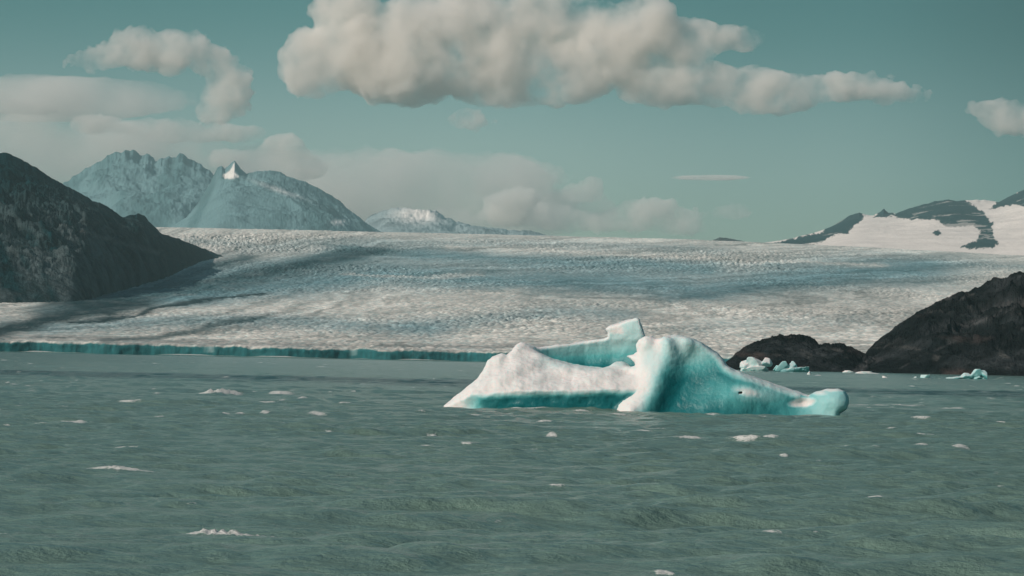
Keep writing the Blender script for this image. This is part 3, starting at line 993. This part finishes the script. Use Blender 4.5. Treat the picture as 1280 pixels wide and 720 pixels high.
def build_berg():
    s = 1.35
    xs = np.arange(544, 1070, s)
    ys = np.arange(390, 534, s)
    ws = np.arange(-30, 182, s * 1.15)
    X, Y, W = (a.astype(np.float32) for a in np.meshgrid(xs, ys, ws, indexing='ij'))
    x2, y2 = np.meshgrid(xs, ys, indexing='ij')
    f = np.empty(X.shape, np.float32)
    for k in range(0, len(xs), 40):
        sl = slice(k, k + 40)
        A, B, C = berg_layers(X[sl], Y[sl], W[sl])
        f[sl] = smin(smin(A, B, 4), C, 5)
    f[:, -2:, :] = 5
    v, q = surface_nets(f, (xs[0], ys[0], ws[0]), (s, s, s * 1.15))
    P = to_world(v[:, 0], v[:, 1], BERG_Y + v[:, 2] * PXM)
    # face outwards
    n = vert_normals(P, q)
    if (n[:, 2] * (P[:, 2] - 3)).sum() < 0:
        q = q[:, ::-1]
        n = -n
    A, B, C = berg_layers(v[:, 0], v[:, 1], v[:, 2])
    x, y, w = v.T
    jit = 2.2 * fbm3(np.stack([x / 16, y / 16, w / 16], -1), 4, 5)
    yl = interp(LEDGE, x)
    fA = sstep(8.5, -3.5, y - yl - jit * 1.4 - 1.5)
    fA = np.maximum(fA, sstep(612, 570, x + jit * 2))
    fA = np.maximum(fA, 0.0)
    fA = fA * (1 - 0.30 * sstep(470, 448, y) * sstep(655, 700, x))
    dB = poly_sdf(POLY_B, x, y)
    fB = 0.92 * sstep(-9, -0.5, dB + jit * 0.5) * (y < 470)
    fB = np.maximum(fB, 0.95 * sstep(796, 770, x - (y - 408) * 0.3 + jit) * sstep(424, 415, y))
    fB = np.maximum(fB, 0.66 * sstep(464, 424, y + (x - 700) * 0.04))
    fB = np.maximum(fB, 0.95 * sstep(690, 655, x) * 0.6)
    xr = interp(XR, y)
    dC = poly_sdf(POLY_C, x, y)
    fC = 0.62 * sstep(26, -8, x - xr + jit * 3) + 0.38 * sstep(6, -14, x - xr + jit * 3)
    fC = fC * (1 - 0.25 * np.exp(-((x - 812) / 10) ** 2 - ((y - 445) / 18) ** 2))
    rim = sstep(-16, -1, dC + jit) * (y < 500) * (x < 1000)
    fC = np.maximum(fC, 0.75 * rim)
    fC = np.maximum(fC, 0.68 * sstep(482, 426, y + (x - 850) * 0.1 + jit * 2) * sstep(935, 875, x))
    fC = np.maximum(fC, 0.9 * np.exp(-((x - 936) / 22) ** 2 - ((y - 490 - (x - 936) * 0.16 + jit * 1.6) / 8) ** 2))
    fC = np.maximum(fC, 0.42 * np.exp(-((x - 950) / 60) ** 2 - ((y - 492) / 19) ** 2))
    fC = np.maximum(fC, 0.95 * sstep(1.5, 0.6, np.hypot((x - 1003) / 17, (y - 503 + (x - 1003) * 0.12 + jit * 0.9) / 6.0)))
    fC = np.maximum(fC, 0.85 * np.exp(-((x - 1025) / 14) ** 2 - ((y - 491) / 5) ** 2))
    fC = np.maximum(fC, 0.46 * sstep(940, 1040, x))
    firn = np.where((C < A) & (C < B), fC, np.where(B < A, fB, fA))
    firn = np.maximum(firn, 0.85 * sstep(0.75, 0.95, n[:, 2]))
    firn = np.maximum(firn, 0.8 * sstep(0.1, 0.5, n[:, 1]))
    # melt-smoothed small relief
    amp = 0.13 + 0.10 * firn
    P = P + n * (amp * fbm3(P / 1.6, 4, 9) + 0.02 * firn * fbm3(P / 0.45, 3, 19))[:, None]
    o = mesh_obj('iceberg', P, q, M_ICE, {'firn': firn})
    return tag(o, 'large white and turquoise sculpted iceberg floating in the open lake', 'iceberg')


build_berg()


def ice_chunk(name, label, blobs, dist, seed, firn_fn, amp, step, group=None, cat='ice chunk', sharp=1.0):
    """Small floating ice: blobs are (x, y, w, rx, ry, rw) in photo pixels at distance dist."""
    b = np.array(blobs, float)
    lo = (b[:, :3] - b[:, 3:]).min(0) - 3 * step
    hi = (b[:, :3] + b[:, 3:]).max(0) + 3 * step
    ax = [np.arange(lo[i], hi[i], step) for i in range(3)]
    X, Y, W = np.meshgrid(*ax, indexing='ij')
    f = np.full(X.shape, 9.0)
    nz = fbm3(np.stack([X, Y, W], -1).reshape(-1, 3) / (b[:, 3:].mean() * 0.9) + seed, 4, seed).reshape(X.shape)
    nb = fbm3(np.stack([X, Y, W], -1).reshape(-1, 3) / (b[:, 3:].mean() * 0.4) + seed, 3, seed + 5, billow=True).reshape(X.shape)
    rr = np.random.default_rng(seed * 7 + 1)
    for x, y, w, rx, ry, rw in blobs:
        d = np.full(X.shape, -9.0)
        for _ in range(13):
            nn = rr.normal(size=3)
            nn /= np.linalg.norm(nn)
            d = np.maximum(d, (nn[0] * (X - x) / rx + nn[1] * (Y - y) / ry + nn[2] * (W - w) / rw) - rr.uniform(0.55, 1.0))
        f = smin(f, d * min(rx, ry, rw), 0.5)
    f = f + amp * 0.45 * (nz + 0.3 * nb)
    f[:2], f[-2:], f[:, :2], f[:, -2:], f[:, :, :2], f[:, :, -2:] = 5, 5, 5, 5, 5, 5
    v, q = surface_nets(f, lo, (step,) * 3)
    P = to_world(v[:, 0], v[:, 1], dist + v[:, 2] * dist / F)
    n = vert_normals(P, q)
    if (n * (P - P.mean(0))).sum() < 0:
        q = q[:, ::-1]
        n = -n
    o = mesh_obj(name, P, q, M_ICE, {'firn': np.clip(firn_fn(v[:, 0], v[:, 1], n), 0, 1)})
    return tag(o, label, cat, group)


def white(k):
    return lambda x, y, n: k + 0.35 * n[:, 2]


G = 'small ice chunks by the dark shore'
ice_chunk('ice_chunk', 'chunky white ice piece against the small dark headland', [(934, 458, 0, 9, 6, 8), (948, 456, 0, 9, 8, 8), (958, 454, 2, 9, 7, 8), (945, 463, 0, 18, 5, 8)], 1700, 1, white(0.72), 2.2, 0.8, G)
ice_chunk('ice_chunk', 'pale turquoise pointed ice beside the chunky white piece', [(979, 459, 0, 7, 7, 6), (973, 461, 0, 8, 5, 6), (990, 461, 0, 8, 5, 6), (1002, 462, 0, 9, 4, 6), (985, 464, 0, 20, 4, 6)], 1720, 2, white(0.45), 1.8, 0.8, G)
ice_chunk('ice_chunk', 'turquoise ice with raised right end below the big dark hill', [(1195, 473, 0, 12, 2.5, 6), (1208, 471, 0, 10, 5, 6), (1220, 468, 0, 9, 5.5, 6), (1229, 467, 0, 5, 5, 5), (1222, 473, 0, 10, 4, 6)], 1250, 3, white(0.42), 1.6, 0.7, G)
ice_chunk('ice_chunk', 'thin upright sliver of ice left of the flat floes', [(1011, 468, 0, 2.6, 4.5, 3), (1014, 471, 0, 3, 2, 3)], 1350, 4, white(0.8), 0.6, 0.5, G)
ice_chunk('ice_chunk', 'little white floe right beside the upright ice sliver', [(1021, 471, 0, 6, 2.2, 5)], 1280, 5, white(0.8), 0.6, 0.5, G)
ice_chunk('ice_chunk', 'low white jagged floe alone in open water between iceberg and hill', [(1090, 476, 0, 7, 2.6, 6), (1102, 475, 0, 10, 2.6, 6), (1106, 473, 0, 4, 3, 4)], 1180, 6, white(0.75), 0.9, 0.5, G)
ice_chunk('ice_chunk', 'tiny ice lump left of a slightly bigger pale lump', [(1143, 473.5, 0, 3, 2.6, 3)], 1250, 7, white(0.6), 0.5, 0.5, G)
ice_chunk('ice_chunk', 'pale lump with long low end right of a tiny ice lump', [(1155, 472.5, 0, 5, 3.4, 4), (1162, 474.5, 0, 6, 2, 4)], 1250, 8, white(0.55), 0.7, 0.5, G)
ice_chunk('ice_chunk', 'long low white ice strip along the shore of the hill', [(1078, 466.5, 0, 12, 1.8, 5), (1088, 467, 0, 12, 1.6, 5)], 1700, 9, white(0.8), 0.6, 0.5, G)
ice_chunk('ice_chunk', 'short white ice strip at the foot of the small headland', [(1060, 465.5, 0, 7, 1.9, 5)], 1720, 10, white(0.8), 0.6, 0.5, G)


# ------------------------------------------------------------------ air and clouds
def closed_box(name, x0, x1, y0, y1, z0, z1, mat):
    v = [(x, y, z) for x in (x0, x1) for y in (y0, y1) for z in (z0, z1)]
    f = [(0, 1, 3, 2), (4, 6, 7, 5), (0, 4, 5, 1), (2, 3, 7, 6), (0, 2, 6, 4), (1, 5, 7, 3)]
    return mesh_obj(name, v, f, mat, smooth=False)


haze = closed_box('haze', -100000, 100000, -4000, 25500, -10, 1640, M_HAZE)
tag(haze, kind='stuff')


def cloud(label, blobs, dist=40000.0, mat=None, seed=0, amp=0.42, scale=24.0, step=3.5, blend=8.0, flat=None):
    b = np.array([(x, y, w, rx, ry, rz) for x, y, rx, ry, w, rz in blobs], float)
    lo = (b[:, :3] - b[:, 3:] * 1.3).min(0) - 3 * step
    hi = (b[:, :3] + b[:, 3:] * 1.3).max(0) + 3 * step
    ax = [np.arange(lo[i], hi[i], step) for i in range(3)]
    X, Y, W = np.meshgrid(*ax, indexing='ij')
    f = np.full(X.shape, 1e3)
    for x, y, w, rx, ry, rz in b:
        d = (np.sqrt(((X - x) / rx) ** 2 + ((Y - y) / ry) ** 2 + ((W - w) / rz) ** 2) - 1) * min(rx, ry, rz)
        f = smin(f, d, blend)
    if amp:
        p = np.stack([X, Y, W], -1).reshape(-1, 3)
        nz = fbm3(p / scale + seed, 5, seed, 0.62, billow=True) * 0.9 * -1 + fbm3(p / (scale * 2.2) + seed, 2, seed + 7) * 0.8
        f = f + amp * scale * (nz.reshape(X.shape) - 0.42)
    f[:2], f[-2:], f[:, :2], f[:, -2:], f[:, :, :2], f[:, :, -2:] = 9, 9, 9, 9, 9, 9
    v, q = surface_nets(f, lo, (step,) * 3)
    P = to_world(v[:, 0], v[:, 1], dist + v[:, 2] * dist / F)
    n = vert_normals(P, q)
    if (n * (P - P.mean(0))).sum() < 0:
        q = q[:, ::-1]
    o = mesh_obj('cloud', P, q, mat or M_CLOUD)
    return tag(o, label, 'cloud', 'clouds over the icefield')


def bl(x, y, rx, ry, w=0, rz=None):
    return (x, y, rx, ry, w, rz if rz else ry * 0.85)


cloud('huge pale cloud bank filling the top middle of the sky', [
    bl(395, 85, 50, 38), bl(440, 60, 60, 50), bl(432, 14, 52, 34), bl(395, 60, 40, 30), bl(500, 75, 90, 58), bl(560, 40, 100, 60), bl(620, 85, 90, 48), bl(700, 90, 80, 42), bl(650, 20, 120, 34),
    bl(760, 62, 60, 46), bl(812, 32, 42, 40), bl(850, 50, 60, 32), bl(915, 48, 48, 17), bl(830, 105, 70, 30), bl(900, 108, 80, 28), bl(965, 118, 70, 26), bl(1050, 112, 80, 20), bl(1125, 118, 38, 16)], seed=1)
cloud('small puff hanging just below the huge cloud bank', [bl(583, 148, 26, 13, -160), bl(600, 152, 18, 8, -160)], seed=2, scale=14, step=2.5, blend=6)
cloud('hook shaped puffy cloud at upper left above the mountain', [bl(120, 76, 38, 14), bl(170, 62, 42, 28), bl(220, 64, 50, 28), bl(262, 76, 38, 24), bl(284, 98, 30, 22), bl(280, 118, 36, 24), bl(268, 142, 30, 16), bl(300, 135, 20, 10)], seed=3, scale=17, step=2.5, blend=4, amp=0.6)
cloud('smooth lens shaped grey cloud at the left edge of the sky', [bl(60, 124, 190, 30, 40, 90)], mat=M_VEIL, seed=4, amp=0.2, step=3.5, dist=42000)
cloud('row of little bright puffs under the lens shaped cloud', [bl(8, 130, 24, 14, -20), bl(48, 133, 28, 11, -20), bl(120, 155, 36, 13, -20), bl(200, 163, 54, 16, -20), bl(250, 166, 44, 14, -20), bl(298, 167, 32, 12, -20)], seed=5, scale=12, step=2.2, blend=6, dist=39000)
cloud('low grey cloud sheet behind the snowy mountain at left', [bl(40, 190, 200, 48, 30, 90), bl(170, 178, 120, 30, 20, 60), bl(260, 195, 90, 24, 20, 50)], mat=M_VEIL, seed=6, amp=0.4, scale=34, step=4, dist=41000)
cloud('broad flat peach cloud sheet above the left end of the icefield', [bl(470, 245, 190, 60, 30, 100), bl(560, 225, 150, 36, 30, 80), bl(360, 250, 130, 60, 30, 80), bl(640, 262, 120, 34, 30, 70)], mat=M_VEIL, seed=7, amp=0.4, scale=40, step=4, dist=43000)
cloud('rounded cloud head rising from the flat sheet beside the mountain', [bl(352, 188, 34, 22), bl(300, 200, 52, 16), bl(380, 208, 34, 20), bl(330, 208, 40, 16)], seed=8, scale=18, step=3, blend=10, dist=38000)
cloud('small bright puff above the middle of the icefield', [bl(728, 240, 28, 14, -60), bl(742, 232, 15, 13, -60)], seed=9, scale=12, step=2, blend=6, dist=38000)
cloud('low hazy cumulus heap on the horizon behind the icefield', [bl(640, 262, 42, 24), bl(690, 272, 50, 16), bl(560, 275, 50, 14), bl(820, 262, 44, 16), bl(770, 278, 60, 14), bl(860, 280, 50, 14), bl(645, 250, 30, 16, -60)], seed=10, scale=16, step=2.6, blend=8, dist=37500)
cloud('little puff at the right end of the horizon clouds', [bl(912, 266, 26, 10), bl(922, 261, 16, 8)], seed=11, scale=10, step=2, blend=5, dist=38000)
cloud('thin cigar shaped cloud low in the clear sky', [bl(888, 222, 52, 3.6, 0, 20)], seed=12, amp=0.04, scale=10, step=1.5, dist=38000)
cloud('lone cloud at the right edge of the sky', [bl(1240, 138, 36, 14), bl(1268, 146, 40, 22), bl(1310, 155, 50, 24)], seed=13, scale=18, step=3, blend=10)
